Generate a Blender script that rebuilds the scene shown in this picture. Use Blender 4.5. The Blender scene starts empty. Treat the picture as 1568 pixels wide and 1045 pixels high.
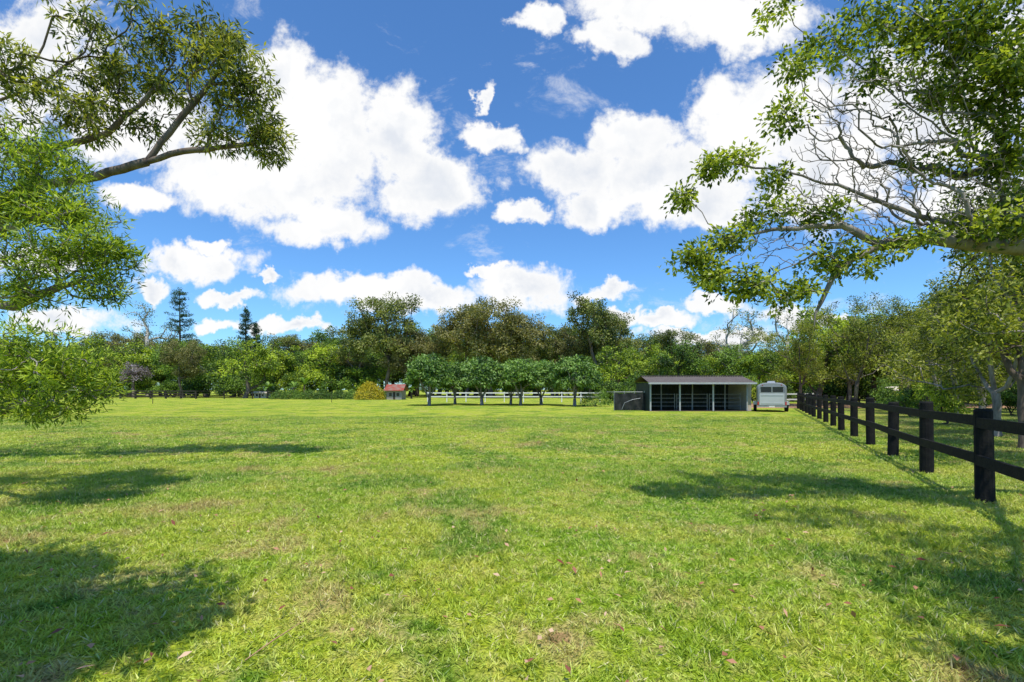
import bpy, math, random
import numpy as np
F=740.0; CX=784.0; HY=597.0; H=1.6
def at(px,py,Y): return np.array([(px-CX)/F*Y, Y, H+(HY-py)/F*Y])
def gx(px,Y): return (px-CX)/F*Y
def gz(py,Y): return H+(HY-py)/F*Y
scene=bpy.context.scene
scene.view_settings.view_transform='Standard'
scene.view_settings.look='None'
scene.view_settings.exposure=0
# ---------------------------------------------------------------- helpers
def unit(v): return v/np.maximum(np.linalg.norm(v,axis=-1,keepdims=True),1e-9)
class Geo:
    def __init__(s): s.V=[];s.Q=[];s.M=[];s.T=[];s.n=0
    def add(s,V,Q,mi=0,t=0.5):
        V=np.asarray(V,float).reshape(-1,3);Q=np.asarray(Q,int).reshape(-1,4)
        s.V.append(V);s.Q.append(Q+s.n);s.n+=len(V)
        s.M.append(np.full(len(Q),mi,int)); s.T.append(np.broadcast_to(np.asarray(t,float),(len(Q),)).copy())
    def leaves(s,C,D,N,L,W,mi,t):
        D=unit(D);S=unit(np.cross(D,N));N2=np.cross(S,D);L=np.asarray(L).reshape(-1,1);W=np.asarray(W).reshape(-1,1)
        m=C+D*L*.45+N2*W*.22
        V=np.stack([C,m+S*W/2,C+D*L,m-S*W/2],1).reshape(-1,3)
        s.add(V,np.arange(len(C)*4).reshape(-1,4),mi,t)
    def tube(s,P,R,n=6,mi=0,t=0.5):
        P=np.asarray(P,float);R=np.asarray(R,float)
        k=len(P)
        T=unit(np.gradient(P,axis=0))
        ref=np.array([0.13,0.97,0.2]) if abs(T[0][2])>.8 else np.array([0,0.1,1.])
        A=unit(np.cross(T,ref));B=np.cross(T,A)
        a=np.linspace(0,2*math.pi,n,endpoint=False)
        V=P[:,None,:]+R[:,None,None]*(np.cos(a)[None,:,None]*A[:,None,:]+np.sin(a)[None,:,None]*B[:,None,:])
        i=np.arange(k-1)[:,None]*n;j=np.arange(n)[None,:];j2=(j+1)%n
        Q=np.stack([i+j,i+j2,i+n+j2,i+n+j],-1).reshape(-1,4)
        s.add(V.reshape(-1,3),Q,mi,t)
    def box(s,c,d,mi=0,t=.5,rz=0,ax=None):
        c=np.asarray(c,float);h=np.asarray(d,float)/2
        co=np.array([[x,y,z] for x in(-1,1) for y in(-1,1) for z in(-1,1)])*h
        if ax is not None: co=co@np.asarray(ax)
        if rz:
            cr,sr=math.cos(rz),math.sin(rz);co=co@np.array([[cr,sr,0],[-sr,cr,0],[0,0,1]])
        co=co+c
        f=[[0,1,3,2],[4,6,7,5],[0,4,5,1],[2,3,7,6],[0,2,6,4],[1,5,7,3]]
        V=np.concatenate([co[q] for q in f]);s.add(V,np.arange(24).reshape(-1,4),mi,t)
    def mesh(s,name,mats,flat=False):
        V=np.concatenate(s.V);Q=np.concatenate(s.Q);M=np.concatenate(s.M);T=np.concatenate(s.T)
        me=bpy.data.meshes.new(name)
        me.vertices.add(len(V));me.vertices.foreach_set('co',V.astype(np.float32).ravel())
        me.loops.add(Q.size);me.loops.foreach_set('vertex_index',Q.astype(np.int32).ravel())
        me.polygons.add(len(Q));me.polygons.foreach_set('loop_start',(np.arange(len(Q))*4).astype(np.int32))
        me.polygons.foreach_set('material_index',M.astype(np.int32))
        me.update(calc_edges=True)
        a=me.attributes.new('tint','FLOAT','FACE');a.data.foreach_set('value',T.astype(np.float32))
        for m in mats: me.materials.append(m)
        if flat: me.shade_flat()
        else: me.shade_smooth()
        return me
    def obj(s,name,mats,parent=None,flat=False):
        return put(s.mesh(name,mats,flat),name,parent=parent)
def put(me,name,loc=(0,0,0),rz=0,sc=(1,1,1),parent=None):
    o=bpy.data.objects.new(name,me);scene.collection.objects.link(o)
    o.location=loc;o.rotation_euler=(0,0,rz);o.scale=sc
    if parent: o.parent=parent
    return o
def empty(name,loc=(0,0,0)):
    o=bpy.data.objects.new(name,None);scene.collection.objects.link(o);o.location=loc;return o
# ---------------------------------------------------------------- node helpers
class NT:
    def __init__(s,nt): s.nt=nt;nt.nodes.clear()
    def n(s,t,**k):
        x=s.nt.nodes.new(t)
        for a,b in k.items(): setattr(x,a,b)
        return x
    def l(s,a,b): s.nt.links.new(a,b)
    def math(s,op,a,b=None,c=None,clamp=False):
        x=s.n('ShaderNodeMath',operation=op);x.use_clamp=clamp
        for i,v in enumerate((a,b,c)):
            if v is None: continue
            if isinstance(v,(int,float)): x.inputs[i].default_value=v
            else: s.l(v,x.inputs[i])
        return x.outputs[0]
    def vm(s,op,a,b=None,c=None,out=0):
        x=s.n('ShaderNodeVectorMath',operation=op)
        for i,v in enumerate((a,b,c)):
            if v is None: continue
            if isinstance(v,(tuple,list)): x.inputs[i].default_value=v
            else: s.l(v,x.inputs[i])
        return x.outputs[out]
    def noise(s,vec,scale,detail=4,rough=.55,dist=0,out='Fac',dim='3D'):
        x=s.n('ShaderNodeTexNoise');x.noise_dimensions=dim;x.inputs['Scale'].default_value=scale;x.inputs['Detail'].default_value=detail
        x.inputs['Roughness'].default_value=rough;x.inputs['Distortion'].default_value=dist
        if vec is not None: s.l(vec,x.inputs['Vector'])
        return x.outputs[out]
    def mr(s,v,a,b,c=0,d=1,smooth=False):
        x=s.n('ShaderNodeMapRange');x.clamp=True
        if smooth: x.interpolation_type='SMOOTHSTEP'
        s.l(v,x.inputs[0])
        for i,q in enumerate((a,b,c,d)): x.inputs[i+1].default_value=q
        return x.outputs[0]
    def mix(s,f,a,b,mode='MIX'):
        x=s.n('ShaderNodeMix',data_type='RGBA',blend_type=mode)
        for k,v in ((0,f),(6,a),(7,b)):
            if isinstance(v,(int,float)): x.inputs[k].default_value=v
            elif isinstance(v,(tuple,list)): x.inputs[k].default_value=tuple(v)+((1,) if len(v)==3 else ())
            else: s.l(v,x.inputs[k])
        return x.outputs[2]
def newmat(name):
    m=bpy.data.materials.new(name);m.use_nodes=True;return m,NT(m.node_tree)
def leafmat(name,dark,mid,light,trans=.3,rough=.5,k=1.0):
    dark,mid,light=[tuple(min(.8,c*k) for c in q) for q in (dark,mid,light)]
    m,t=newmat(name)
    a=t.n('ShaderNodeAttribute',attribute_name='tint')
    oi=t.n('ShaderNodeObjectInfo')
    r=t.n('ShaderNodeValToRGB');e=r.color_ramp.elements
    e[0].position=0;e[0].color=(*dark,1);e[1].position=1;e[1].color=(*light,1)
    k=e.new(.5);k.color=(*mid,1)
    v=t.math('ADD',a.outputs['Fac'],t.math('MULTIPLY_ADD',oi.outputs['Random'],.4,-.2),clamp=True)
    t.l(v,r.inputs[0])
    p=t.n('ShaderNodeBsdfPrincipled');t.l(r.outputs[0],p.inputs['Base Color']);p.inputs['Roughness'].default_value=rough
    p.inputs['Specular IOR Level'].default_value=.35
    tr=t.n('ShaderNodeBsdfTranslucent')
    t.l(t.mix(1.0,r.outputs[0],(1.35,1.35,.5),'MULTIPLY'),tr.inputs[0])
    mx=t.n('ShaderNodeMixShader');mx.inputs[0].default_value=trans
    t.l(p.outputs[0],mx.inputs[1]);t.l(tr.outputs[0],mx.inputs[2])
    o=t.n('ShaderNodeOutputMaterial');t.l(mx.outputs[0],o.inputs[0]);return m
def simple(name,col,rough=.6,metal=0,var=.2,scale=6,col2=None,bump=0,stretch=(1,1,1)):
    m,t=newmat(name)
    g=t.n('ShaderNodeTexCoord')
    v=t.vm('MULTIPLY',g.outputs['Object'],stretch)
    n=t.noise(v,scale,4,.6)
    c2=col2 or tuple(c*(1-var*1.6) for c in col)
    c=t.mix(t.mr(n,.35,.65),c2,col)
    p=t.n('ShaderNodeBsdfPrincipled');t.l(c,p.inputs['Base Color']);p.inputs['Roughness'].default_value=rough;p.inputs['Metallic'].default_value=metal
    if rough>.75: p.inputs['Specular IOR Level'].default_value=.15
    if bump:
        b=t.n('ShaderNodeBump');b.inputs['Strength'].default_value=bump;b.inputs['Distance'].default_value=.02
        t.l(t.noise(v,scale*4,3),b.inputs['Height']);t.l(b.outputs[0],p.inputs['Normal'])
    o=t.n('ShaderNodeOutputMaterial');t.l(p.outputs[0],o.inputs[0]);return m
# ---------------------------------------------------------------- camera
cam=bpy.data.cameras.new('camera');co=bpy.data.objects.new('camera',cam);scene.collection.objects.link(co)
co.location=(0,0,H);co.rotation_euler=(math.radians(90),0,0)
cam.sensor_width=36;cam.lens=36*F/1568;cam.shift_y=(HY-522.5)/1568;cam.clip_start=.05;cam.clip_end=6000
scene.camera=co
# ---------------------------------------------------------------- sun + world
sd=np.array([.04,-.38,1.0]);sd/=np.linalg.norm(sd)
el=math.asin(sd[2]);az=math.atan2(sd[0],sd[1])
L=bpy.data.lights.new('sun','SUN');L.energy=5.0;L.angle=math.radians(.5);L.color=(1,.96,.88)
lo=bpy.data.objects.new('sun',L);scene.collection.objects.link(lo)
from mathutils import Vector
lo.rotation_euler=Vector(sd).to_track_quat('Z','Y').to_euler();lo.location=(0,-20,40)
w=bpy.data.worlds.new('World');scene.world=w;w.use_nodes=True;t=NT(w.node_tree)
sky=t.n('ShaderNodeTexSky',sky_type='NISHITA');sky.sun_disc=False;sky.sun_elevation=el;sky.sun_rotation=az
sky.air_density=1.0;sky.dust_density=.3;sky.ozone_density=1.8
tc=t.n('ShaderNodeTexCoord');G=tc.outputs['Generated']
sp=t.n('ShaderNodeSeparateXYZ');t.l(G,sp.inputs[0])
yy=t.math('MAXIMUM',sp.outputs[1],.05)
u=t.math('DIVIDE',sp.outputs[0],yy);v=t.math('DIVIDE',sp.outputs[2],yy)
cb=t.n('ShaderNodeCombineXYZ');t.l(u,cb.inputs[0]);t.l(v,cb.inputs[1]);P0=cb.outputs[0]
n1=t.noise(P0,5.5,5,.6,0,'Color','2D');n2=t.noise(P0,26,4,.6,0,'Color','2D')
wv=t.vm('MULTIPLY_ADD',t.vm('SUBTRACT',n1,(.5,.5,.5)),(.13,.10,0),P0)
wv=t.vm('MULTIPLY_ADD',t.vm('SUBTRACT',n2,(.5,.5,.5)),(.045,.04,0),wv)
blobs=[(425,120,70,70),(495,200,118,100),(600,210,75,85),(660,285,85,55),(420,290,160,58),(490,345,100,38),(320,255,95,55),
(60,100,120,120),(205,190,130,65),(215,305,58,26),(325,373,28,11),(290,406,95,26),(230,443,40,16),(355,455,46,12),(405,430,26,8),
(560,447,140,25),(645,460,105,26),(795,442,88,36),(740,412,42,8),(440,497,70,14),(340,502,32,12),
(755,207,46,22),(740,152,12,26),(955,213,80,46),(880,265,82,52),(1000,272,110,54),(905,314,68,30),(800,327,34,18),
(1065,302,100,48),(1150,195,90,85),(1215,150,85,60),(1100,325,60,24),(1260,260,115,85),(1000,2,145,50),(925,58,58,36),(1130,34,122,50),(830,30,38,26),
(1420,170,170,110),(1520,320,130,70),(925,452,36,15),(955,484,28,11),(1015,494,58,12),(1100,478,56,15),(1090,518,105,12),
(1230,490,70,16),(100,492,95,22),(60,400,75,24),(1700,60,200,90),(-150,250,130,100),(1050,-120,220,60),(500,-190,160,60)]
f=None
for (bx,by,rx,ry) in blobs:
    cu=(bx-CX)/F;cv=(HY-by)/F;su=F/rx/1.10;sv=F/ry/1.10
    q=t.vm('MULTIPLY_ADD',wv,(su,sv,0),(-cu*su,-cv*sv,0))
    x=t.n('ShaderNodeVectorMath',operation='LENGTH');t.l(q,x.inputs[0]);d=x.outputs['Value']
    f=d if f is None else t.math('MINIMUM',f,d)
n3=t.noise(P0,12,7,.64,.1,'Fac','2D')
fld=t.math('ADD',t.math('SUBTRACT',1.0,f),t.math('MULTIPLY_ADD',n3,1.25,-.625))
front=t.mr(sp.outputs[1],.05,.2)
al=t.mr(fld,-.06,.40,0,1,True)
wis=t.mr(t.noise(t.vm('MULTIPLY',P0,(1,1.9,1)),5,7,.68,.3,'Fac','2D'),.57,.80,0,.5,True)
al=t.math('MULTIPLY',t.math('MAXIMUM',al,wis),front,clamp=True)
sh=t.noise(t.vm('ADD',wv,(0,.02,0)),5.5,3,.5,0,'Fac','2D')
cc=t.mix(t.mr(sh,.36,.56,0,1,True),(.78,.82,.89),(1.03,1.03,1.03))
thick=t.mr(fld,.3,.95)
cc=t.mix(thick,(1.0,1.0,1.0),cc)
skc=t.mix(1.0,sky.outputs[0],(.60,.98,1.34),'MULTIPLY')
b1=t.n('ShaderNodeBackground');b1.inputs[1].default_value=.145;t.l(skc,b1.inputs[0])
b2=t.n('ShaderNodeBackground');b2.inputs[1].default_value=1.0;t.l(cc,b2.inputs[0])
mx=t.n('ShaderNodeMixShader');t.l(al,mx.inputs[0]);t.l(b1.outputs[0],mx.inputs[1]);t.l(b2.outputs[0],mx.inputs[2])
o=t.n('ShaderNodeOutputWorld');t.l(mx.outputs[0],o.inputs[0])
# ---------------------------------------------------------------- grass
def grass_color(t):
    g=t.n('ShaderNodeNewGeometry');p=g.outputs['Position']
    p=t.vm('MULTIPLY',p,(1,1,0))
    big=t.noise(p,.16,4,.6,0,'Fac','2D');med=t.noise(t.vm('MULTIPLY',p,(.7,1.1,1)),.9,4,.68,0,'Fac','2D');sm=t.noise(p,6,4,.7,0,'Fac','2D')
    c=t.mix(t.mr(big,.38,.60),(.22,.39,.02),(.45,.53,.035))
    c=t.mix(t.mr(med,.46,.64,0,.85),c,(.60,.58,.09))
    pat=t.noise(p,.42,5,.62,.3,'Fac','2D')
    c=t.mix(t.mr(pat,.53,.62,0,.88),c,(.09,.24,.015))
    c=t.mix(t.mr(sm,.48,.66,0,.6),c,(.66,.60,.19))
    c=t.mix(t.mr(sm,.30,.46,.65,0),c,(.10,.19,.012))
    dry=t.noise(t.vm('ADD',p,(31,7,0)),1.0,6,.72,0,'Fac','2D')
    acc=None
    for (x,y,rx,ry) in ((-5.0,5.0,.6,.35),(-3.0,4.3,1.6,.8),(-4.2,6.3,2.2,.9),(.4,3.2,1.0,.35),(-3.4,9.4,1.6,.7),(-7.5,12.5,2.5,1.0),(1.5,14,4,1.2),(4.5,19,5,1.2),(-1,6.2,1.2,.4),(-12,17,5,1.4)):
        q=t.vm('MULTIPLY_ADD',p,(1/rx,1/ry,0),(-x/rx,-y/ry,0))
        n=t.n('ShaderNodeVectorMath',operation='LENGTH');t.l(q,n.inputs[0])
        acc=n.outputs['Value'] if acc is None else t.math('MINIMUM',acc,n.outputs['Value'])
    worn=t.math('ADD',dry,t.mr(acc,.2,1.5,.09,0))
    c=t.mix(t.mr(worn,.56,.66,0,.8),c,(.60,.46,.19))
    c=t.mix(t.mr(worn,.69,.75,0,.8),c,(.46,.25,.14))
    s=t.n('ShaderNodeSeparateXYZ');t.l(g.outputs['Position'],s.inputs[0])
    side=t.math('SUBTRACT',s.outputs[0],t.math('MULTIPLY_ADD',s.outputs[1],.513,3.6))
    side=t.math('MULTIPLY',t.mr(side,0,3),t.mr(med,.42,.6,0,.75))
    c=t.mix(side,c,(.30,.23,.12))
    return c,sm,p
m_ground,t=newmat('grass_ground')
c,sm,p=grass_color(t)
fine=t.noise(p,38,3,.75,0,'Fac','2D')
c=t.mix(t.mr(fine,.34,.6,.85,0),c,(.07,.11,.012))
bs=t.n('ShaderNodeBsdfDiffuse');t.l(c,bs.inputs[0])
b=t.n('ShaderNodeBump');b.inputs['Strength'].default_value=.7;b.inputs['Distance'].default_value=.06
t.l(fine,b.inputs['Height']);t.l(b.outputs[0],bs.inputs['Normal'])
o=t.n('ShaderNodeOutputMaterial');t.l(bs.outputs[0],o.inputs[0])
m_blade,t=newmat('grass_blade')
c,sm,p=grass_color(t)
a=t.n('ShaderNodeAttribute',attribute_name='tint')
c=t.mix(t.mr(a.outputs['Fac'],.3,.8,.0,.55),c,(.55,.70,.09))
c=t.mix(t.mr(a.outputs['Fac'],0,.38,.85,0),c,(.075,.17,.012))
c=t.mix(t.mr(a.outputs['Fac'],.84,.9,0,.8),c,(.70,.60,.34))
p1=t.n('ShaderNodeBsdfPrincipled');t.l(c,p1.inputs['Base Color']);p1.inputs['Roughness'].default_value=.45;p1.inputs['Specular IOR Level'].default_value=.35
tr=t.n('ShaderNodeBsdfTranslucent');t.l(c,tr.inputs[0])
mx=t.n('ShaderNodeMixShader');mx.inputs[0].default_value=.22;t.l(p1.outputs[0],mx.inputs[1]);t.l(tr.outputs[0],mx.inputs[2])
o=t.n('ShaderNodeOutputMaterial');t.l(mx.outputs[0],o.inputs[0])
g=Geo();S=3000
g.add([[-S,-S,0],[S,-S,0],[S,S,0],[-S,S,0]],[[0,1,2,3]]);g.obj('ground',[m_ground],flat=True)
rng=np.random.default_rng(5)
def patch(n,size,l0,l1,w0,w1,seed):
    r=np.random.default_rng(seed);g=Geo()
    k=n//9
    cen=r.uniform(-size/2,size/2,(k,2))
    C=np.repeat(cen,9,0)+r.normal(0,.016*size**.5,(k*9,2));n=k*9
    C=np.c_[C,np.full(n,-.004)]
    D=np.c_[r.normal(0,.8,(n,2)),r.uniform(.3,1.0,n)]
    N=r.normal(0,1,(n,3))
    g.leaves(C,D,N,r.uniform(l0,l1,n),r.uniform(w0,w1,n),0,np.clip(np.repeat(r.random(k),9)*.65+r.random(n)*.4,0,1))
    return g.mesh('grass_patch',[m_blade])
grass=empty('grass')
pa=[patch(4000,1.0,.03,.085,.005,.010,i) for i in range(6)]
pb=[patch(4500,2.0,.03,.08,.009,.018,20+i) for i in range(4)]
for yi in np.arange(1.5,10.5,1.0):
    for xi in np.arange(-13,14,1.0):
        if abs(xi)<1.15*yi+1.6:
            put(pa[rng.integers(6)],'patch',(xi+.5,yi+.5,0),rng.integers(4)*math.pi/2,(1.04,1.04,rng.uniform(.8,1.2)),grass)
for yi in np.arange(10.5,28,2.0):
    for xi in np.arange(-40,40,2.0):
        if abs(xi)<1.12*yi+3:
            put(pb[rng.integers(4)],'patch',(xi+1,yi+1,0),rng.integers(4)*math.pi/2,(1.03,1.03,rng.uniform(.8,1.2)),grass)
# fallen leaves
m_dead=leafmat('dead_leaf',(.20,.05,.03),(.46,.22,.12),(.66,.46,.30),.15,.5)
g=Geo();n=640
Y=2.2+rng.random(n)**1.2*15;X=rng.uniform(-1.1,1.1,n)*Y
C=np.c_[X,Y,rng.uniform(.05,.085,n)];D=np.c_[rng.normal(0,1,(n,2)),rng.normal(0,.2,n)]
N=np.c_[rng.normal(0,.35,(n,2)),np.ones(n)]
g.leaves(C,D,N,rng.uniform(.035,.09,n),rng.uniform(.018,.04,n),0,rng.random(n)**1.4)
g.tube([at(375,1030,2.75)*[1,1,0]+[0,0,.06],at(420,1000,2.95)*[1,1,0]+[0,0,.075],at(465,968,3.2)*[1,1,0]+[0,0,.07]],[.003,.004,.002],5,0,.7)
g.obj('fallen_leaves',[m_dead])
# ---------------------------------------------------------------- trees
def skeleton(polys,targets,step,rng,bf=.3,jit=.06,fwd=.35,up=0.):
    mx=sum(len(p) for p in polys)*60+len(targets)*40+500
    P=np.zeros((mx,3));par=np.full(mx,-1);pl=np.zeros(mx);n=0;isT=[]
    for pi,poly in enumerate(polys):
        poly=np.asarray(poly,float)
        if pi>0:
            i0=int(np.argmin(np.linalg.norm(P[:n]-poly[0],axis=1)));poly=np.vstack([P[i0],poly]);last=i0
        else:
            P[0]=poly[0];n=1;last=0
        for a,b in zip(poly[:-1],poly[1:]):
            k=max(1,int(np.linalg.norm(b-a)/step))
            for q in range(1,k+1):
                P[n]=a+(b-a)*q/k+rng.normal(0,jit*step*.5,3)*(q<k);par[n]=last;pl[n]=pl[last]+np.linalg.norm(P[n]-P[last]);last=n;n+=1
    root=P[0].copy()
    base0=2
    T=targets[np.argsort(np.linalg.norm(targets-root,axis=1))]
    for tg in T:
        d=np.linalg.norm(P[base0:n]-tg,axis=1)
        i=base0+int(np.argmin(d+bf*pl[base0:n]));dd=d[i-base0]
        if n+30>mx: break
        pd=unit(P[i]-P[par[i]]) if par[i]>=0 else np.array([0,0,1.])
        k=int(min(24,max(2,math.ceil(dd/step))))
        c=P[i]+pd*dd*fwd+np.array([0,0,up*dd])
        last=i
        for q in range(1,k+1):
            s=q/k
            P[n]=(1-s)**2*P[i]+2*s*(1-s)*c+s*s*tg+rng.normal(0,jit*min(step,dd),3)*(q<k)
            par[n]=last;pl[n]=pl[last]+np.linalg.norm(P[n]-P[last]);last=n;n+=1
        isT.append(last)
    P=P[:n];par=par[:n];cnt=np.zeros(n)
    ch=[[] for _ in range(n)]
    for i in range(1,n): ch[par[i]].append(i)
    for i in range(n-1,-1,-1):
        if not ch[i]: cnt[i]=1
        if par[i]>=0: cnt[par[i]]+=cnt[i]
    return P,par,cnt,ch,np.array(isT)
def add_branches(g,sk,rbase,rmin,mi=0,power=.5,rng=None,flare=True):
    P,par,cnt,ch,_=sk
    R=np.maximum(rmin,rbase*(cnt/cnt[0])**power)
    if flare: R[0]*=1.35
    starts=[(0,None)]
    while starts:
        i,p=starts.pop()
        pts=[];rad=[]
        if p is not None: pts.append(P[p]);rad.append(R[i])
        while True:
            pts.append(P[i]);rad.append(R[i])
            if not ch[i]: break
            cs=sorted(ch[i],key=lambda q:-cnt[q])
            for q in cs[1:]: starts.append((q,i))
            i=cs[0]
        if len(pts)>1:
            rm=max(rad);rad[-1]*=.5
            g.tube(pts,rad,9 if rm>.08 else (6 if rm>.03 else 3),mi,rng.random() if rng else .5)
def lobe_leaves(g,C,dirs,r,m,L,W,rng,mi=1,droop=.3,flat=.7,base=.5,var=.3,outw=.8,crownc=None):
    n=len(C)
    cl=rng.normal(base,var*.5,n)
    c=np.repeat(C,m,0);N=n*m
    off=unit(rng.normal(0,1,(N,3)))*(rng.random((N,1))**.45)*r*rng.uniform(.6,1.3,(n,1)).repeat(m,0)
    off[:,2]*=flat
    dd=np.repeat(dirs,m,0)
    D=unit(off)*outw+rng.normal(0,.6,(N,3))+dd*.3-np.array([0,0,droop])
    up=unit(off)*.7+np.array([0,0,.8])+rng.normal(0,.55,(N,3))
    tt=np.repeat(cl,m)+rng.normal(0,var*.5,N)
    g.leaves(c+off,D,up,rng.uniform(.7,1.25,N)*L,rng.uniform(.7,1.2,N)*W,mi,np.clip(tt,0,1))
def sample(bl,rng,shell=.5):
    o=[]
    for (cx,cy,cz,rx,ry,rz,n) in bl:
        d=unit(rng.normal(0,1,(n,3)))*(rng.random((n,1))**shell)
        o.append(d*[rx,ry,rz]+[cx,cy,cz])
    return np.concatenate(o)
def tree_geo(seed,polys,T,rbase,rmin,lob,m,L,W,step=.8,bf=.3,droop=.3,flat=.7,base=.5,var=.3,up=0.,jit=.08,g=None,fwd=.35,bare=None,power=.5):
    rng=np.random.default_rng(seed);g=g or Geo()
    allT=T if bare is None else np.vstack([T,bare])
    sk=skeleton(polys,allT,step,rng,bf,jit,fwd,up)
    add_branches(g,sk,rbase,rmin,0,power,rng)
    P,par,cnt,ch,tips=sk
    C=P[tips];D=unit(C-P[par[tips]])
    if bare is not None:
        keep=np.array([np.min(np.linalg.norm(T-c,axis=1))<1e-6 for c in C])
        C=C[keep];D=D[keep]
    if m: lobe_leaves(g,C,D,lob,m,L,W,rng,1,droop,flat,base,var)
    return g
bark_gum=simple('gum_bark',(.21,.165,.13),.85,0,.3,5,(.08,.06,.05),.4,(1,1,.3))
bark_pale=simple('pale_bark',(.52,.48,.42),.8,0,.2,4,(.34,.30,.26),.2,(1,1,.3))
bark_dark=simple('dark_bark',(.12,.095,.075),.9,0,.3,8,(.05,.04,.033),.5,(1,1,.3))
bark_grey=simple('grey_bark',(.36,.32,.29),.9,0,.3,5,(.14,.12,.105),.5,(1,1,.3))
K=1.7
lf_gumn=leafmat('gum_leaf_near',(.055,.08,.014),(.17,.205,.03),(.44,.44,.10),.44,.4)
lf_feath=leafmat('bottlebrush_leaf',(.06,.11,.012),(.21,.32,.025),(.46,.56,.07),.44,.5)
lf_right=leafmat('fig_leaf',(.035,.07,.012),(.15,.22,.025),(.42,.48,.07),.46,.36)
lf_gumA=leafmat('gum_leaf_far',(.028,.045,.013),(.085,.11,.027),(.19,.20,.055),.28,.6,K)
lf_gumB=leafmat('gum_leaf_brown',(.033,.04,.015),(.11,.11,.036),(.22,.20,.078),.28,.6,K)
lf_grn=leafmat('tree_leaf_green',(.014,.034,.009),(.062,.115,.018),(.16,.24,.035),.28,.6,K)
lf_yel=leafmat('tree_leaf_yellowgreen',(.03,.06,.01),(.13,.185,.02),(.31,.37,.04),.34,.6,K)
lf_dark=leafmat('pine_leaf',(.012,.035,.014),(.03,.065,.028),(.06,.11,.045),.1,.6,1.6)
lf_dome=leafmat('shade_tree_leaf',(.018,.048,.011),(.068,.135,.026),(.19,.29,.07),.28,.5,1.5)
lf_gold=leafmat('golden_leaf',(.22,.19,.01),(.60,.48,.02),(.8,.66,.05),.2)
lf_mauve=leafmat('jacaranda_leaf',(.13,.11,.10),(.27,.22,.25),(.40,.34,.39),.2)
def crown_mesh(seed,Ht,cw,ch0,nl,m,leaf,mats,lobr,sub=6,trunk=.3,base=.5,var=.75):
    r=np.random.default_rng(seed);cz=(Ht+ch0)/2;hz=(Ht-ch0)/2
    bl=[(0,0,cz,cw*.62,cw*.62,hz*.7,nl//3)]
    for i in range(sub):
        a=r.uniform(0,6.28);q=r.uniform(.3,.62)*cw;z=r.uniform(-.75,.75)
        q*=math.sqrt(max(.2,1-z*z*.8))
        bl.append((math.cos(a)*q,math.sin(a)*q,cz+z*hz*.85,cw*r.uniform(.28,.45),cw*r.uniform(.28,.45),hz*r.uniform(.2,.38),nl*2//3//sub))
    T=sample(bl,r,.4);T[:,2]=np.clip(T[:,2],ch0*.8,Ht)
    tp=[[0,0,-.2],[r.normal(0,.15),r.normal(0,.15),ch0*.6],[r.normal(0,.4),r.normal(0,.4),ch0],[r.normal(0,.6),r.normal(0,.6),cz]]
    g=tree_geo(seed,[tp],T,trunk,.03,lobr,m,leaf,leaf*.6,1.2,.35,.25,.65,base,var)
    return g.mesh('crown',mats)
lib={}
lib['gumA']=[crown_mesh(10+i,18,7.5,5,100,110,.36,[bark_gum,lf_gumA],1.3,9) for i in range(3)]
lib['gumB']=[crown_mesh(20+i,18,7.8,3.5,120,110,.36,[bark_gum,lf_gumB],1.3,10) for i in range(2)]
lib['grn']=[crown_mesh(30+i,12,6.0,1.6,80,95,.32,[bark_dark,lf_grn],1.15,7) for i in range(4)]
lib['yel']=[crown_mesh(40+i,10,5.2,1.0,75,90,.30,[bark_gum,lf_yel],1.0,7) for i in range(3)]
lib['mauve']=[crown_mesh(50,8,4.2,2,50,70,.3,[bark_gum,lf_mauve],.9,5)]
lib['ghost']=[crown_mesh(60+i,18,6.5,5,58,44,.28,[bark_pale,lf_gumA],1.0,8,.42,.6) for i in range(2)]
lib['sh']=[crown_mesh(70+i,4,3.4,.1,60,70,.24,[bark_dark,lf_grn],.7,6,.12) for i in range(2)]+[crown_mesh(75,4,3.4,.1,60,70,.24,[bark_dark,lf_yel],.7,6,.12)]
H0={'gumA':18,'gumB':18,'grn':12,'yel':10,'mauve':8,'ghost':18,'sh':4}
rt=random.Random(3)
def tree(kind,px,top,Y,name,parent=None,wid=1.0,var=None):
    h=gz(top,Y);s=h/(H0[kind]*.985)
    me=lib[kind][var if var is not None else rt.randrange(len(lib[kind]))]
    return put(me,name,(gx(px,Y),Y,0),rt.uniform(0,6.28),(s*wid,s*wid,s),parent)
tree('gumA',592,445,96,'gum_tree',wid=1.0,var=1);tree('gumA',556,474,99,'gum_tree',wid=.95,var=2);tree('gumB',618,478,97,'gum_tree',wid=.9,var=0)
tree('gumB',752,436,92,'gum_tree',wid=1.1,var=0);tree('gumB',715,456,95,'gum_tree',wid=.95,var=1);tree('gumB',792,464,90,'gum_tree',wid=.95,var=1)
tree('gumA',905,445,88,'gum_tree',wid=.95,var=2);tree('gumA',938,474,90,'gum_tree',wid=.85,var=1);tree('gumB',880,480,92,'gum_tree',wid=.85,var=0)
tree('gumB',655,484,98,'gum_tree',wid=.9,var=0);tree('gumA',845,486,96,'gum_tree',wid=.9,var=0)
tree('ghost',228,462,118,'ghost_gum_tree',var=0);tree('ghost',1130,456,95,'ghost_gum_tree',wid=1.1,var=1);tree('ghost',1210,466,80,'ghost_gum_tree',var=0)
tree('mauve',205,547,97,'jacaranda_tree',wid=.9)
tree('gumB',280,506,92,'gum_tree',wid=.85);tree('yel',375,506,90,'gum_tree',wid=1.0)
tree('gumA',1030,495,90,'gum_tree',wid=1.1);tree('gumA',1000,503,95,'gum_tree',wid=1.0)
dist=empty('distant_trees')
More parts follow.
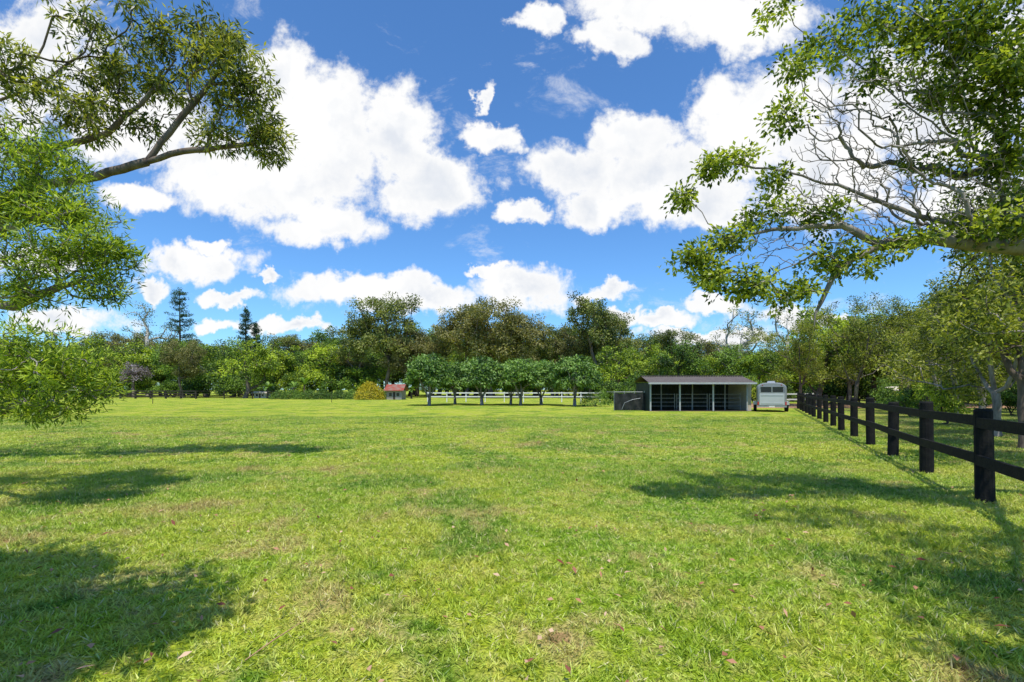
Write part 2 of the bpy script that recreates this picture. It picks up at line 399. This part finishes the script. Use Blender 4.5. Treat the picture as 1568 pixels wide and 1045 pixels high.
prof=[(-400,470),(-200,480),(0,496),(90,500),(150,495),(200,485),(250,496),(330,500),(400,503),(450,498),(520,492),(600,488),(700,485),(830,490),(950,502),(1050,512),(1200,515),(1300,500),(1568,480),(2000,460)]
def pf(x): return float(np.interp(x,[p[0] for p in prof],[p[1] for p in prof]))
for x in range(-420,2000,34):
    tree(rt.choice(['gumA','grn','gumB','grn']),x+rt.uniform(-10,10),pf(x)+rt.uniform(0,24),rt.uniform(128,150),'tree',dist,1.15)
for x in range(-420,2000,40):
    tree('grn',x+rt.uniform(-10,10),pf(x)+rt.uniform(25,40),rt.uniform(120,127),'tree',dist,1.3)
for x in range(-400,1000,36):
    tree(rt.choice(['grn','yel','grn','gumB','yel']),x+rt.uniform(-10,10),pf(x)+rt.uniform(18,48),rt.uniform(102,116),'tree',dist,1.15)
for x in range(-350,960,24):
    if 585<x<640: continue
    tree('sh',x+rt.uniform(-8,8),rt.uniform(555,584),rt.uniform(97,103),'shrub',dist,1.0)
for x in range(945,2000,30):
    Y=rt.uniform(60,76);tree(rt.choice(['yel','grn','yel']),x+rt.uniform(-8,8),rt.uniform(512,542),Y,'tree',dist,1.1)
for x in range(1255,2000,42):
    Y=rt.uniform(46,56);tree(rt.choice(['grn','yel','gumA']),x+rt.uniform(-8,8),rt.uniform(440,500)-(x-1255)*.12,Y,'tree',dist,.85)
for x in range(930,1900,26):
    if 1195<x<1245: continue
    tree('sh',x+rt.uniform(-8,8),rt.uniform(562,585),rt.uniform(54,60),'shrub',dist,1.0)
for x in range(930,1900,22):
    tree('sh',x+rt.uniform(-8,8),rt.uniform(550,575),rt.uniform(80,88),'shrub',dist,1.1)
def hoop(name,px,top,Y,wpx,seed):
    r=np.random.default_rng(seed);h=gz(top,Y);R=wpx/2/F*Y;g=Geo()
    g.tube([[0,0,-.2],[0.1,0,h*.5],[0,0,h]],[.35,.22,.05],8)
    for k in np.arange(.3,.99,.05):
        nb=r.integers(5,8)
        for j in range(nb):
            a=r.uniform(0,6.28);l=R*(1.15-k*.8)*r.uniform(.65,1.2)*(1.0 if k>.36 else .6);z=h*k+r.uniform(-.4,.4)
            e=np.array([math.cos(a)*l,math.sin(a)*l,z+l*.22])
            g.tube([[0,0,z],[e[0]*.6,e[1]*.6,z-.02*l],e],[.06,.04,.02],4)
            q=np.array([[math.cos(a)*l*s,math.sin(a)*l*s,z+l*.2*s*s] for s in(.4,.7,1.0)])
            lobe_leaves(g,q,np.zeros((3,3)),.46,24,.34,.14,r,1,-.25,.7,.5,.4)
    lobe_leaves(g,np.array([[0,0,h*.97],[0,0,h]]),np.zeros((2,3)),.4,30,.35,.15,r)
    o=g.obj(name,[bark_dark,lf_dark]);o.location=(gx(px,Y),Y,0)
hoop('hoop_pine_tree',275,442,112,54,1);hoop('hoop_pine_tree',376,471,120,34,2);hoop('hoop_pine_tree',392,494,124,22,3)
def dome_mesh(seed):
    r=np.random.default_rng(seed)
    d=unit(r.normal(0,1,(150,3)));d[:,2]=np.abs(d[:,2])*1.05-.08
    T=d*[2.2,2.2,2.45]*r.uniform(.8,1.07,(150,1))+[0,0,2.25]
    T=np.vstack([T,sample([(0,0,2.9,1.5,1.5,1.2,26)],r)])
    g=tree_geo(seed,[[[0,0,-.1],[.05,.03,.7],[.1,0,1.3],[.1,.1,2.1]],[[.05,.03,.7],[.4,.2,1.5],[.9,.4,2.3]],[[.05,.03,.6],[-.4,-.1,1.5],[-.8,-.2,2.3]]],T,.14,.015,.42,44,.28,.13,.5,.35,.55,.8,.5,.8)
    return g.mesh('dome',[bark_grey,lf_dome])
domes=[dome_mesh(100+i) for i in range(4)]
for i,(px,Y,s) in enumerate([(657,49,1.08),(697,53,.98),(738,50,1.03),(782,52,.92),(797,49,.98),(829,51,.98),(880,47,1.02)]):
    put(domes[i%4],'shade_tree',(gx(px,Y),Y,0),i*1.7,(s*(.97+.06*(i%3)),s,s*1.0))
def shrub(name,x,y,rx,ry,rz,n,mats,leaf=.22,seed=1):
    r=np.random.default_rng(seed);g=Geo()
    for k in range(6): g.tube([[x+r.normal(0,rx*.15),y,-.1],[x+r.normal(0,rx*.4),y+r.normal(0,ry*.3),rz*.8]],[.03,.01],4)
    d=unit(r.normal(0,1,(n,3)));d[:,2]=np.abs(d[:,2])
    C=d*[rx,ry,rz]*r.uniform(.75,1.08,(n,1))+[x,y,0]
    C[:,2]+=.15*np.sin(C[:,0]*2.1+seed)
    N=d+[0,0,.5]+r.normal(0,.5,(n,3))
    g.leaves(C,r.normal(0,1,(n,3))-[0,0,.2],N,r.uniform(.6,1.2,n)*leaf,r.uniform(.5,1,n)*leaf*.6,1,np.clip(r.normal(.5,.25,n),0,1))
    g.obj(name,mats)
for k,px in enumerate(range(428,596,16)):
    shrub('garden_hedge',gx(px,80),80,1.6,1.2,1.45+.15*math.sin(k*2.2),1300,[bark_dark,lf_grn],seed=k)
shrub('golden_shrub',gx(566,77),77,2.3,1.8,2.7,4200,[bark_dark,lf_gold],seed=31)
shrub('garden_shrub',gx(912,46),46,1.5,1.0,1.5,1500,[bark_dark,lf_grn],.16,33)
for k,(px,Y,h) in enumerate([(466,88,5.6),(410,88,4.4),(450,89,4.5),(630,86,3.2)]):
    r=np.random.default_rng(200+k);g=Geo();x=gx(px,Y)
    g.tube([[x,Y,0],[x,Y,h*.45]],[.18,.12],7)
    for j in range(15):
        a=r.uniform(0,6.28);l=h*r.uniform(.45,.65);e=r.uniform(.2,1.3);pts=[]
        for s in np.linspace(0,1,7):
            pts.append([x+math.cos(a)*l*s*math.cos(e)*1.0,Y+math.sin(a)*l*s*math.cos(e),h*.42+l*(s*math.sin(e)-.45*s*s)])
        pts=np.array(pts);side=np.array([-math.sin(a),math.cos(a),0]);wd=np.sin(np.linspace(.15,3.0,7))*.28
        V=np.concatenate([pts+side*wd[:,None]+[0,0,.06],pts-side*wd[:,None]+[0,0,.06]])
        g.add(V,[[i,i+1,i+8,i+7] for i in range(6)],1,r.uniform(.3,1))
    g.obj('banana_plant',[bark_dark,lf_grn])
# ---------------------------------------------------------------- near trees
def tg(bl,rng,shell=.6,k0=1.0):
    o=[]
    for (px,py,Y,rx,ry,rd,n) in bl:
        Y=Y*k0;c=at(px,py,Y);k=Y/F
        o.append((c[0],c[1],c[2],rx*k,rd,ry*k,n))
    return sample(o,rng,shell)
r=np.random.default_rng(77)
T=tg([(368,130,10,58,60,1.0,66),(405,205,10,32,46,.7,44),(330,70,10,55,45,.9,42),(250,50,10,60,36,1.0,34),(250,125,10.2,80,45,1,46),(165,100,10,70,50,1.1,46),(110,170,9.6,70,40,1.0,42),
      (40,120,9.5,60,60,1,30),(150,35,10,70,22,1,18),(200,185,10,60,20,.8,14),(30,215,9.5,60,20,1,14),(335,205,10,50,22,.6,22),(-120,80,9.5,120,120,2,60),(-330,0,9,160,120,2.5,60)],r)
polys=[[[-13.2,9.3,-.2],[-13.0,9.3,2],[-12.7,9.4,4.2],[-12.2,9.5,6.2],[-12,9.5,9.0]],
 [at(-60,330,9.8),at(60,285,9.9),at(150,270,10),at(225,248,10),at(280,232,10),at(350,225,10),at(405,215,10)],
 [at(20,235,9.7),at(90,225,9.8),at(165,205,9.9),at(225,150,10),at(270,90,10)],
 [at(225,248,10),at(270,190,10.1),at(320,130,10.1),at(350,90,10.1)],
 [at(-20,160,9.6),at(60,130,9.7),at(130,80,9.8),at(150,30,9.8)]]
g=tree_geo(7,polys,T,.15,.007,.19,36,.15,.038,.22,.25,.6,.9,.5,.9,jit=.08,power=.52,fwd=.2)
g.obj('gum_tree',[bark_gum,lf_gumn])
r=np.random.default_rng(78)
T=tg([(60,255,7.2,60,45,.7,66),(30,320,7.2,70,45,.8,70),(110,325,7.2,52,42,.7,56),(160,385,7,50,30,.6,50),(80,395,7,70,45,.8,60),(155,440,7,44,22,.5,28),(40,450,7,70,22,.7,32),
      (30,560,6.6,60,36,.6,50),(110,568,6.6,50,26,.6,36),(140,592,6.6,30,22,.4,18),(80,625,6.5,45,22,.4,24),(10,620,6.5,45,30,.5,22),(60,520,6.6,70,18,.5,14),(-120,400,7,110,200,1.2,110)],r)
polys=[[[-9.6,7.1,-.2],[-9.5,7.1,1.5],[-9.3,7.1,3],[-9,7.1,5.0]],
 [at(-80,455,7.1),at(20,470,7.1),at(90,440,7.1),at(150,420,7)],
 [at(-80,360,7.1),at(20,350,7.1),at(80,320,7.1)],
 [at(-90,560,6.8),at(0,570,6.7),at(60,575,6.6)]]
g=tree_geo(8,polys,T,.14,.006,.17,44,.105,.021,.22,.25,-.1,.85,.5,1.0,jit=.09,power=.5,fwd=.2)
g.obj('bottlebrush_tree',[bark_grey,lf_feath])
r=np.random.default_rng(79)
T=sample([(-3.1,1.3,5.3,1.3,1.0,.8,90),(-4.3,2.2,5.6,1.1,.6,.5,56),(-5.0,.9,5.3,1.3,1.1,1.0,40),(-2.6,.35,5.0,.9,.6,.4,60)],r,.6)
g=tree_geo(9,[[[-7.4,-.6,-.2],[-7.2,-.4,2],[-6.8,0,3.8],[-5.6,.8,5.0],[-4.2,1.3,5.4]]],T,.16,.008,.30,80,.14,.055,.3,.25,.5,.8,.5,.4,jit=.1)
g.obj('gum_tree',[bark_gum,lf_gumn])
r=np.random.default_rng(80);KD=.86
def ak(px,py,Y): return at(px,py,Y*KD)
leafy=[(1045,305,7.3,16,12,.2,8),(1085,255,7.3,22,20,.3,12),(1130,240,7.3,25,14,.3,8),(1060,395,7.2,40,12,.3,14),(1100,425,7.2,38,26,.4,20),(1160,440,7.2,45,26,.4,20),(1125,365,7.2,35,18,.4,14),
 (1205,445,7.2,38,26,.4,14),(1160,330,7.3,36,18,.4,8),(1200,270,7.3,26,20,.4,8),(1200,180,7.4,28,20,.4,11),(1225,95,7.4,28,24,.4,11),(1300,60,7.5,60,36,.6,22),(1200,5,7.5,30,12,.4,8),
 (1330,110,7.3,50,35,.6,12),(1250,330,7.2,50,40,.6,14),(1290,400,7.2,60,30,.5,22),
 (1400,50,7.2,70,50,.8,44),(1480,60,7,70,60,.8,66),(1540,130,6.8,50,80,.8,66),(1460,140,7,50,45,.7,28),(1540,250,6.8,45,60,.7,34),(1440,250,7,50,50,.6,10),(1370,370,7,60,20,.5,12),(1510,350,6.8,60,40,.6,22),
 (1640,120,6.5,80,160,1.0,60),(1640,350,6.5,70,90,.8,30),(1420,-60,7,170,40,1,26)]
bare=[(1280,180,7.3,70,80,.7,240),(1330,270,7.2,90,70,.7,310),(1400,220,7.1,90,90,.7,290),(1230,310,7.2,70,60,.5,150),(1450,320,7,90,60,.6,230),(1400,120,7.2,80,60,.6,120),(1180,370,7.2,60,50,.4,90),(1510,290,6.9,60,70,.6,150),(1320,350,7.1,80,40,.5,120)]
T=tg(leafy,r,.6,KD);Bt=tg(bare,r,.6,KD)
over=sample([(3.3,.9,5.2,.8,.6,.5,50),(4.2,2.0,5.2,1.2,.8,.5,110),(5.2,2.9,5.6,1.3,.7,.4,70),(5.4,1.0,5.5,1.4,1.2,.8,60),(4.2,3.6,6.3,1.2,.6,.35,44)],r,.6)
T=np.vstack([T,over])
polys=[[[8.7,6.2,-.2],[8.6,6.2,1.2],[8.4,6.2,2.4],[8.0,6.2,3.2],[7.6,6.2,4.2],[7.2,6.0,5.6]],
 [ak(1600,378,7),ak(1500,375,7.0),ak(1420,365,7.1),ak(1350,375,7.2),ak(1300,400,7.2),ak(1265,440,7.2),ak(1248,482,7.2)],
 [ak(1560,330,7),ak(1470,345,7.1),ak(1400,330,7.2),ak(1300,290,7.3),ak(1210,265,7.3),ak(1120,250,7.3)],
 [ak(1350,375,7.2),ak(1290,345,7.2),ak(1200,350,7.2),ak(1110,365,7.2)],
 [ak(1520,240,7),ak(1440,200,7.1),ak(1350,130,7.3),ak(1280,70,7.4)],
 [ak(1540,150,6.9),ak(1480,80,7),ak(1430,20,7)],
 [[7.6,6.1,4.2],[7.2,5.2,4.9],[6.4,4.2,5.1],[5.2,2.8,5.2],[4.2,1.8,5.4]]]
g=tree_geo(10,polys,T,.16,.0048,.165,40,.078,.040,.15,.3,.2,.85,.55,.9,jit=.12,bare=Bt,power=.55,fwd=.15)
g.tube([ak(1600,378,7),ak(1500,374,7.0),ak(1420,364,7.1),ak(1350,375,7.2),ak(1300,400,7.2),ak(1275,425,7.2),ak(1258,462,7.2),ak(1248,482,7.2),ak(1247,500,7.2)],[.07,.062,.055,.048,.04,.034,.027,.016,.006],9,0)
g.obj('spreading_tree',[bark_grey,lf_right])
lf_mid=leafmat('wattle_leaf',(.045,.07,.012),(.16,.205,.026),(.40,.42,.08),.40,.45)
def slim(seed,Ht,bark):
    r=np.random.default_rng(seed);lean=r.normal(0,.7,2)
    polys=[[[0,0,-.2],[lean[0]*.2,lean[1]*.2,Ht*.25],[lean[0]*.7,lean[1]*.7,Ht*.5],[lean[0],lean[1],Ht*.8]]]
    for k in range(3):
        a=r.uniform(0,6.28);polys.append([[math.cos(a)*.3,math.sin(a)*.3,Ht*.28],[math.cos(a)*.9,math.sin(a)*.9,Ht*.5],[math.cos(a)*1.5,math.sin(a)*1.5,Ht*.72]])
    bl=[(0,0,Ht*.68,2.0,2.0,Ht*.32,90)]+[(r.normal(0,1.3),r.normal(0,1.3),Ht*r.uniform(.3,.98),1.0,1.0,.8,20) for _ in range(10)]
    T=sample(bl,r,.5)
    g=tree_geo(seed,polys,T,.12,.009,.34,42,.15,.055,.4,.2,.3,.9,.5,.9,jit=.10,power=.52,fwd=.2)
    return g.mesh('slim',[bark,lf_mid])
sl=[slim(300,6.5,bark_grey),slim(301,7.5,bark_gum),slim(302,6,bark_grey),slim(303,7,bark_grey),slim(304,7,bark_gum)]
for i,(x,y,s) in enumerate([(11.4,9.6,.85),(13.8,13,1.0),(16.6,16.5,1.0),(19.9,20.5,1.0),(20.5,15.5,1.15),(23.5,25.5,1.0),(26,21,1.3),(26.5,30,1.05),(31,27,1.35),(30,35,1.2),(35,33,1.35),(29,41,1.2),(36,44,1.35),(19,11.5,1.3),(41,38,1.45),(35,50,1.25),(27.5,46,1.05),(45,46,1.35)]):
    put(sl[i%5],'slender_gum_tree',(x,y,0),i*2.3,(s,s,s))
for k,(x,y) in enumerate([(22,28),(25.5,34),(18.5,22),(32,38),(30,30),(38,40),(24,18)]):
    put(lib['sh'][k%3],'paddock_shrub',(x+1.2,y,0),k*1.3,(.42,.42,.5))
# ---------------------------------------------------------------- fences
m_black=simple('black_fence_paint',(.009,.009,.010),.8,0,.3,9,(.018,.017,.016),.3)
m_white=simple('white_paint',(.78,.77,.74),.5,0,.1,4)
m_wood=simple('weathered_wood',(.06,.05,.042),.85,0,.3,6)
m_steel=simple('galvanised_steel',(.40,.41,.42),.5,.5,.15,8)
r=np.random.default_rng(12);g=Geo();prev=None
for k in range(-4,15):
    Y=6.9+2.38*k;X=6.74+.513*(Y-6.9)+r.normal(0,.02);lean=r.normal(0,.015,2);h=1.34+r.normal(0,.02)
    if k==0: lean=np.array([-.03,0])
    g.tube([[X,Y,-.1],[X,Y,0],[X+lean[0]*.6,Y+lean[1],h*.6],[X+lean[0],Y+lean[1],h-.03],[X+lean[0],Y+lean[1],h],[X+lean[0],Y+lean[1],h+.002]],[.115,.112,.108,.105,.09,.002],14)
    if prev is not None:
        for z in (1.15,.60):
            a=np.array([prev[0]-.09,prev[1]+.03,z+r.normal(0,.015)]);b=np.array([X-.09,Y+.03,z+r.normal(0,.015)])
            d=b-a;l=np.linalg.norm(d);ex=d/l;ey=unit(np.cross([0,0,1.],ex));ez=np.cross(ex,ey)
            g.box((a+b)/2,(l-.01,.045,.145),ax=[ex,ey,ez])
    prev=(X,Y)
g.obj('black_timber_fence',[m_black],flat=True)
def rail_fence(name,pts,h,rails,sp,mat,pr=.06,rh=.1):
    g=Geo()
    for (a,b) in zip(pts[:-1],pts[1:]):
        a=np.array([*a,0.]);b=np.array([*b,0.]);l=np.linalg.norm(b-a);k=max(1,int(l/sp));ex=(b-a)/l;ey=np.cross([0,0,1.],ex)
        for i in range(k+1):
            p=a+(b-a)*i/k;g.box(p+[0,0,h/2],(pr*2,pr*2,h))
        for z in rails: g.box((a+b)/2+[0,0,z]-ey*(pr+.021),(l,.04,rh),ax=[ex,ey,[0,0,1]])
    g.obj(name,[mat],flat=True)
rail_fence('white_rail_fence',[(gx(655,62),62),(gx(948,62),62)],1.3,[1.18,.7],2.4,m_white,.06,.15)
rail_fence('white_rail_fence',[(gx(1203,44),44),(gx(1245,46),46)],1.3,[1.2,.7],2.4,m_white,.05,.12)
rail_fence('paddock_fence',[(-110,86),(gx(300,86),86)],1.45,[1.35,.9,.45],2.6,m_wood,.12,.18)
rail_fence('wire_fence',[(gx(300,84),84),(gx(430,84),84)],1.4,[1.35,.9,.45],4,m_wood,.07,.06)
g=Geo();g.box((gx(234,55),55,.8),(.05,.05,1.6));g.obj('star_picket',[m_wood],flat=True)
g=Geo();g.box((gx(508,60),60,.7),(.05,.05,1.4));g.obj('star_picket',[m_wood],flat=True)
m_soil=simple('orange_soil',(.46,.27,.15),.95,0,.2,1.5)
g=Geo();g.add([[21,42,.004],[44,42,.004],[60,56,.004],[25,56,.004]],[[0,1,2,3]]);g.obj('riding_arena_soil',[m_soil],flat=True)
# ---------------------------------------------------------------- horse shelter
m_roof=simple('steel_roof_sheet',(.13,.11,.10),.8,0,.15,3)
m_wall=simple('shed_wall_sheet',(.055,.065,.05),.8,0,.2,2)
m_beige=simple('beige_sheet',(.62,.54,.42),.6,0,.1,2)
m_cloth=simple('shade_cloth',(.022,.024,.024),.9,0,.3,3,(.045,.048,.045),.3)
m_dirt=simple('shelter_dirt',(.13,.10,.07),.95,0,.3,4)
m_grey=simple('grey_post_paint',(.42,.44,.44),.6,0,.1,4)
shed=empty('horse_shelter',(0,0,0))
x0,x1,yf,yb=gx(994,36),gx(1150,36),36.0,39.8
def corr(g,xa,xb,ya,za,yb_,zb,pitch=.19,amp=.022):
    n=int((xb-xa)/pitch*4);X=np.linspace(xa,xb,n);zz=amp*np.sin(X/pitch*2*math.pi)
    V=np.concatenate([np.c_[X,np.full(n,ya),za+zz],np.c_[X,np.full(n,yb_),zb+zz]])
    i=np.arange(n-1);g.add(V,np.stack([i,i+1,i+1+n,i+n],1))
g=Geo();corr(g,x0-.15,x1+.15,yf-.45,2.13,yf+1.75,2.66);corr(g,x0-.15,x1+.15,yb+.2,2.2,yf+1.75,2.66)
g.box(((x0+x1)/2,yf+1.75,2.70),(x1-x0+.34,.32,.03));g.obj('roof',[m_roof],shed)
g=Geo();g.box(((x0+x1)/2,yf-.50,2.07),(x1-x0+.36,.09,.13));g.box(((x0+x1)/2,yf,2.1),(x1-x0,.08,.12));g.obj('gutter_and_beam',[m_grey],shed,True)
g=Geo();n=int((x1-x0)/.1);X=np.linspace(x0,x1,n);yy_=yb+.02*np.sin(X*33)
V=np.concatenate([np.c_[X,yy_,np.zeros(n)],np.c_[X,yy_,np.full(n,2.15)]]);i=np.arange(n-1);g.add(V,np.stack([i,i+1,i+1+n,i+n],1))
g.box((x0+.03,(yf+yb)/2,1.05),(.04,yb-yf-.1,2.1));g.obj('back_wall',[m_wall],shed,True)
g=Geo();g.box((x1+.02,(yf+yb)/2+.05,1.05),(.05,yb-yf,2.1));g.box((x1-.12,yf+.07,1.0),(.26,.05,2.0));g.obj('end_wall',[m_beige],shed,True)
g=Geo()
for px in (996,1041,1092,1144): g.box((gx(px,36),yf,1.03),(.10,.10,2.06))
for px in (1018,1067,1118): g.box((gx(px,37),yf+1.9,1.1),(.07,.07,2.2))
g.obj('posts',[m_grey],shed,True)
g=Geo()
for a,b in ((996,1041),(1041,1092),(1092,1144)):
    xa,xb=gx(a,36)+.08,gx(b,36)-.08
    for z in (.35,.65,.95,1.25): g.tube([[xa,yf+.9,z],[xb,yf+.9,z]],[.022,.022],6)
    for x in (xa,(xa+xb)/2,xb): g.tube([[x,yf+.9,0],[x,yf+.9,1.3]],[.024,.024],6)
g.obj('yard_rails',[m_steel],shed)
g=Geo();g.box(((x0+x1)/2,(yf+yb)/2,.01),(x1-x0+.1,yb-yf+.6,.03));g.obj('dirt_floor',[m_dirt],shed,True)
pen=empty('shade_cloth_pen')
xa,xb=gx(941,37),gx(992,36.6)
g=Geo();n=30;X=np.linspace(xa,xb-.1,n)
rows=[]
for k,fz in enumerate(np.linspace(0,1,6)):
    sag=.10*np.abs(np.sin((X-xa)/(xb-xa)*math.pi*2))
    rows.append(np.c_[X,37+.06*np.sin(X*9+k)+.04*np.sin(X*21),.03+fz*(1.36-sag)])
V=np.concatenate(rows);Q=[[k*n+i,k*n+i+1,(k+1)*n+i+1,(k+1)*n+i] for k in range(5) for i in range(n-1)]
g.add(V,Q);g.obj('cloth',[m_cloth],pen)
g=Geo()
for x in np.linspace(xa,xb-.1,4): g.tube([[x,37.12,0],[x,37.12,1.5]],[.03,.03],7)
g.tube([[xa,37.12,1.42],[xb-.1,37.12,1.42]],[.025,.025],6);g.tube([[xa,37.12,1.42],[xa,40,1.42]],[.025,.025],6)
g.tube([[gx(952,36.8),36.75,.1],[gx(956,36.8),36.72,.6],[gx(968,36.8),36.7,.85],[gx(980,36.8),36.7,.95]],[.02]*4,6)
g.obj('pipe_frame',[m_steel],pen)
# ---------------------------------------------------------------- horse float
m_sil=simple('float_silver_paint',(.33,.34,.35),.35,.3,.06,2)
m_sil2=simple('float_white_panel',(.52,.53,.54),.4,.1,.05,2)
m_glass=simple('dark_glass',(.02,.022,.025),.1,0,.1)
m_rub=simple('tyre_rubber',(.02,.02,.02),.85,0,.2)
m_red=simple('red_lens',(.5,.02,.015),.25,0,.1)
fl=empty('horse_trailer',(gx(1182,34.5),34.5,0))
def fpart(name,me_fn,mat,flat=True):
    g=Geo();me_fn(g);return g.obj(name,[mat],fl,flat)
def body(g):
    W=.93
    pts=[(-W,.45),(-W,1.5)]
    for a in np.linspace(math.pi,0,17): 
        s_=max(0,math.sin(a));c_=math.cos(a)
        pts.append((math.copysign(abs(c_)**.6,c_)*W,1.55+.55*s_**.7))
    pts+= [(W,1.5),(W,.45)]
    pts=np.array(pts);n=len(pts);ys=[0,.06,3.0,3.35,3.55];sc=[.96,1,1,.9,.7]
    V=[];cz=1.1
    for y,s in zip(ys,sc): V.append(np.c_[pts[:,0]*s,np.full(n,y),cz+(pts[:,1]-cz)*s])
    V=np.concatenate(V);Q=[[k*n+i,k*n+(i+1)%n,(k+1)*n+(i+1)%n,(k+1)*n+i] for k in range(4) for i in range(n)]
    g.add(V,Q)
    for base in (0,4*n):
        for i in range(n//2):
            g.add(V[[base+i,base+i+1,base+n-2-i,base+n-1-i]],[[0,1,2,3]])
fpart('body',body,m_sil)
fpart('rear_ramp',lambda g:(g.box((0,-.03,.92),(1.56,.05,.86)),g.box((0,-.065,.62),(1.4,.02,.04)),g.box((0,-.065,1.2),(1.4,.02,.04))),m_sil2)
fpart('rear_window',lambda g:(g.box((-.37,-.01,1.60),(.66,.04,.36)),g.box((.37,-.01,1.60),(.66,.04,.36))),m_glass)
fpart('rear_frame',lambda g:(g.box((0,-.02,1.39),(1.62,.07,.05)),g.box((0,-.02,1.82),(1.45,.07,.05)),g.box((-.80,-.02,1.12),(.05,.07,1.3)),g.box((.80,-.02,1.12),(.05,.07,1.3)),g.box((0,-.02,1.60),(.06,.07,.38))),m_sil)
fpart('roof_vent',lambda g:(g.box((0,1.2,2.15),(.5,.6,.10)),g.box((0,1.2,2.215),(.42,.5,.03))),m_sil2)
fpart('tail_lights',lambda g:(g.box((-.87,-.02,.62),(.09,.05,.22)),g.box((.87,-.02,.62),(.09,.05,.22)),g.box((-.6,-.02,1.93),(.08,.03,.04)),g.box((.6,-.02,1.93),(.08,.03,.04))),m_red)
fpart('bumper',lambda g:(g.box((0,-.02,.40),(1.86,.10,.10)),g.box((0,1.7,.40),(1.5,3.4,.08)),g.tube([[0,3.4,.42],[0,4.8,.45]],[.05,.04],8)),m_steel)
def wheels(g):
    for x in(-1.03,1.03):
        for y in(1.35,2.1):
            g.tube([[x-.1,y,.32],[x-.099,y,.32],[x-.08,y,.32],[x+.08,y,.32],[x+.099,y,.32],[x+.1,y,.32]],[.01,.27,.32,.32,.27,.01],20)
fpart('wheels',wheels,m_rub)
fpart('mudguards',lambda g:[g.box((x,1.72,.70),(.26,1.6,.05)) for x in(-1.03,1.03)]+[g.box((x,y,.6),(.26,.04,.2)) for x in(-1.03,1.03) for y in(.93,2.51)],m_sil2)
fpart('number_plate',lambda g:g.box((0,-.08,.40),(.36,.015,.10)),m_white)
fl.rotation_euler=(0,0,-.44)
# ---------------------------------------------------------------- small buildings
m_rust=simple('rusty_red_roof',(.30,.05,.03),.85,0,.3,1.2,(.24,.16,.13))
m_stone=simple('pale_wall',(.32,.30,.27),.8,0,.1,1)
m_bgl=m_glass
def house(name,px,Y,w,d,h,rh,roof,wall):
    e=empty(name,(gx(px,Y),Y,0))
    g=Geo();g.box((0,0,h/2),(w,d,h));g.obj('walls',[wall],e,True)
    g=Geo();o_=.4;X=np.array([-w/2-o_,w/2+o_])
    for s in(-1,1):
        V=[[X[0],s*(d/2+o_),h-.1],[X[1],s*(d/2+o_),h-.1],[X[1]*.96,0,h+rh],[X[0]*.96,0,h+rh]];V2=[[a,b,c+.08] for a,b,c in V]
        g.add(V+V2,[[0,1,2,3],[4,5,6,7],[0,1,5,4]])
    g.obj('roof',[roof],e,True)
    g=Geo();g.box((-w*.25,-d/2-.01,h*.55),(w*.18,.04,h*.35));g.box((w*.25,-d/2-.01,h*.55),(w*.18,.04,h*.35));g.obj('windows',[m_bgl],e,True)
    g=Geo();g.box((0,-d/2-.01,h*.4),(w*.14,.04,h*.8));g.obj('door',[m_wood],e,True)
house('red_roof_shed',607,79,2.4,3,1.5,.9,m_rust,m_stone)
house('pale_farm_building',1385,58,5.0,4,1.5,.4,m_beige,m_beige)
house('garden_shed',402,93,2.2,2,1.0,.25,m_beige,m_beige)
print('done')
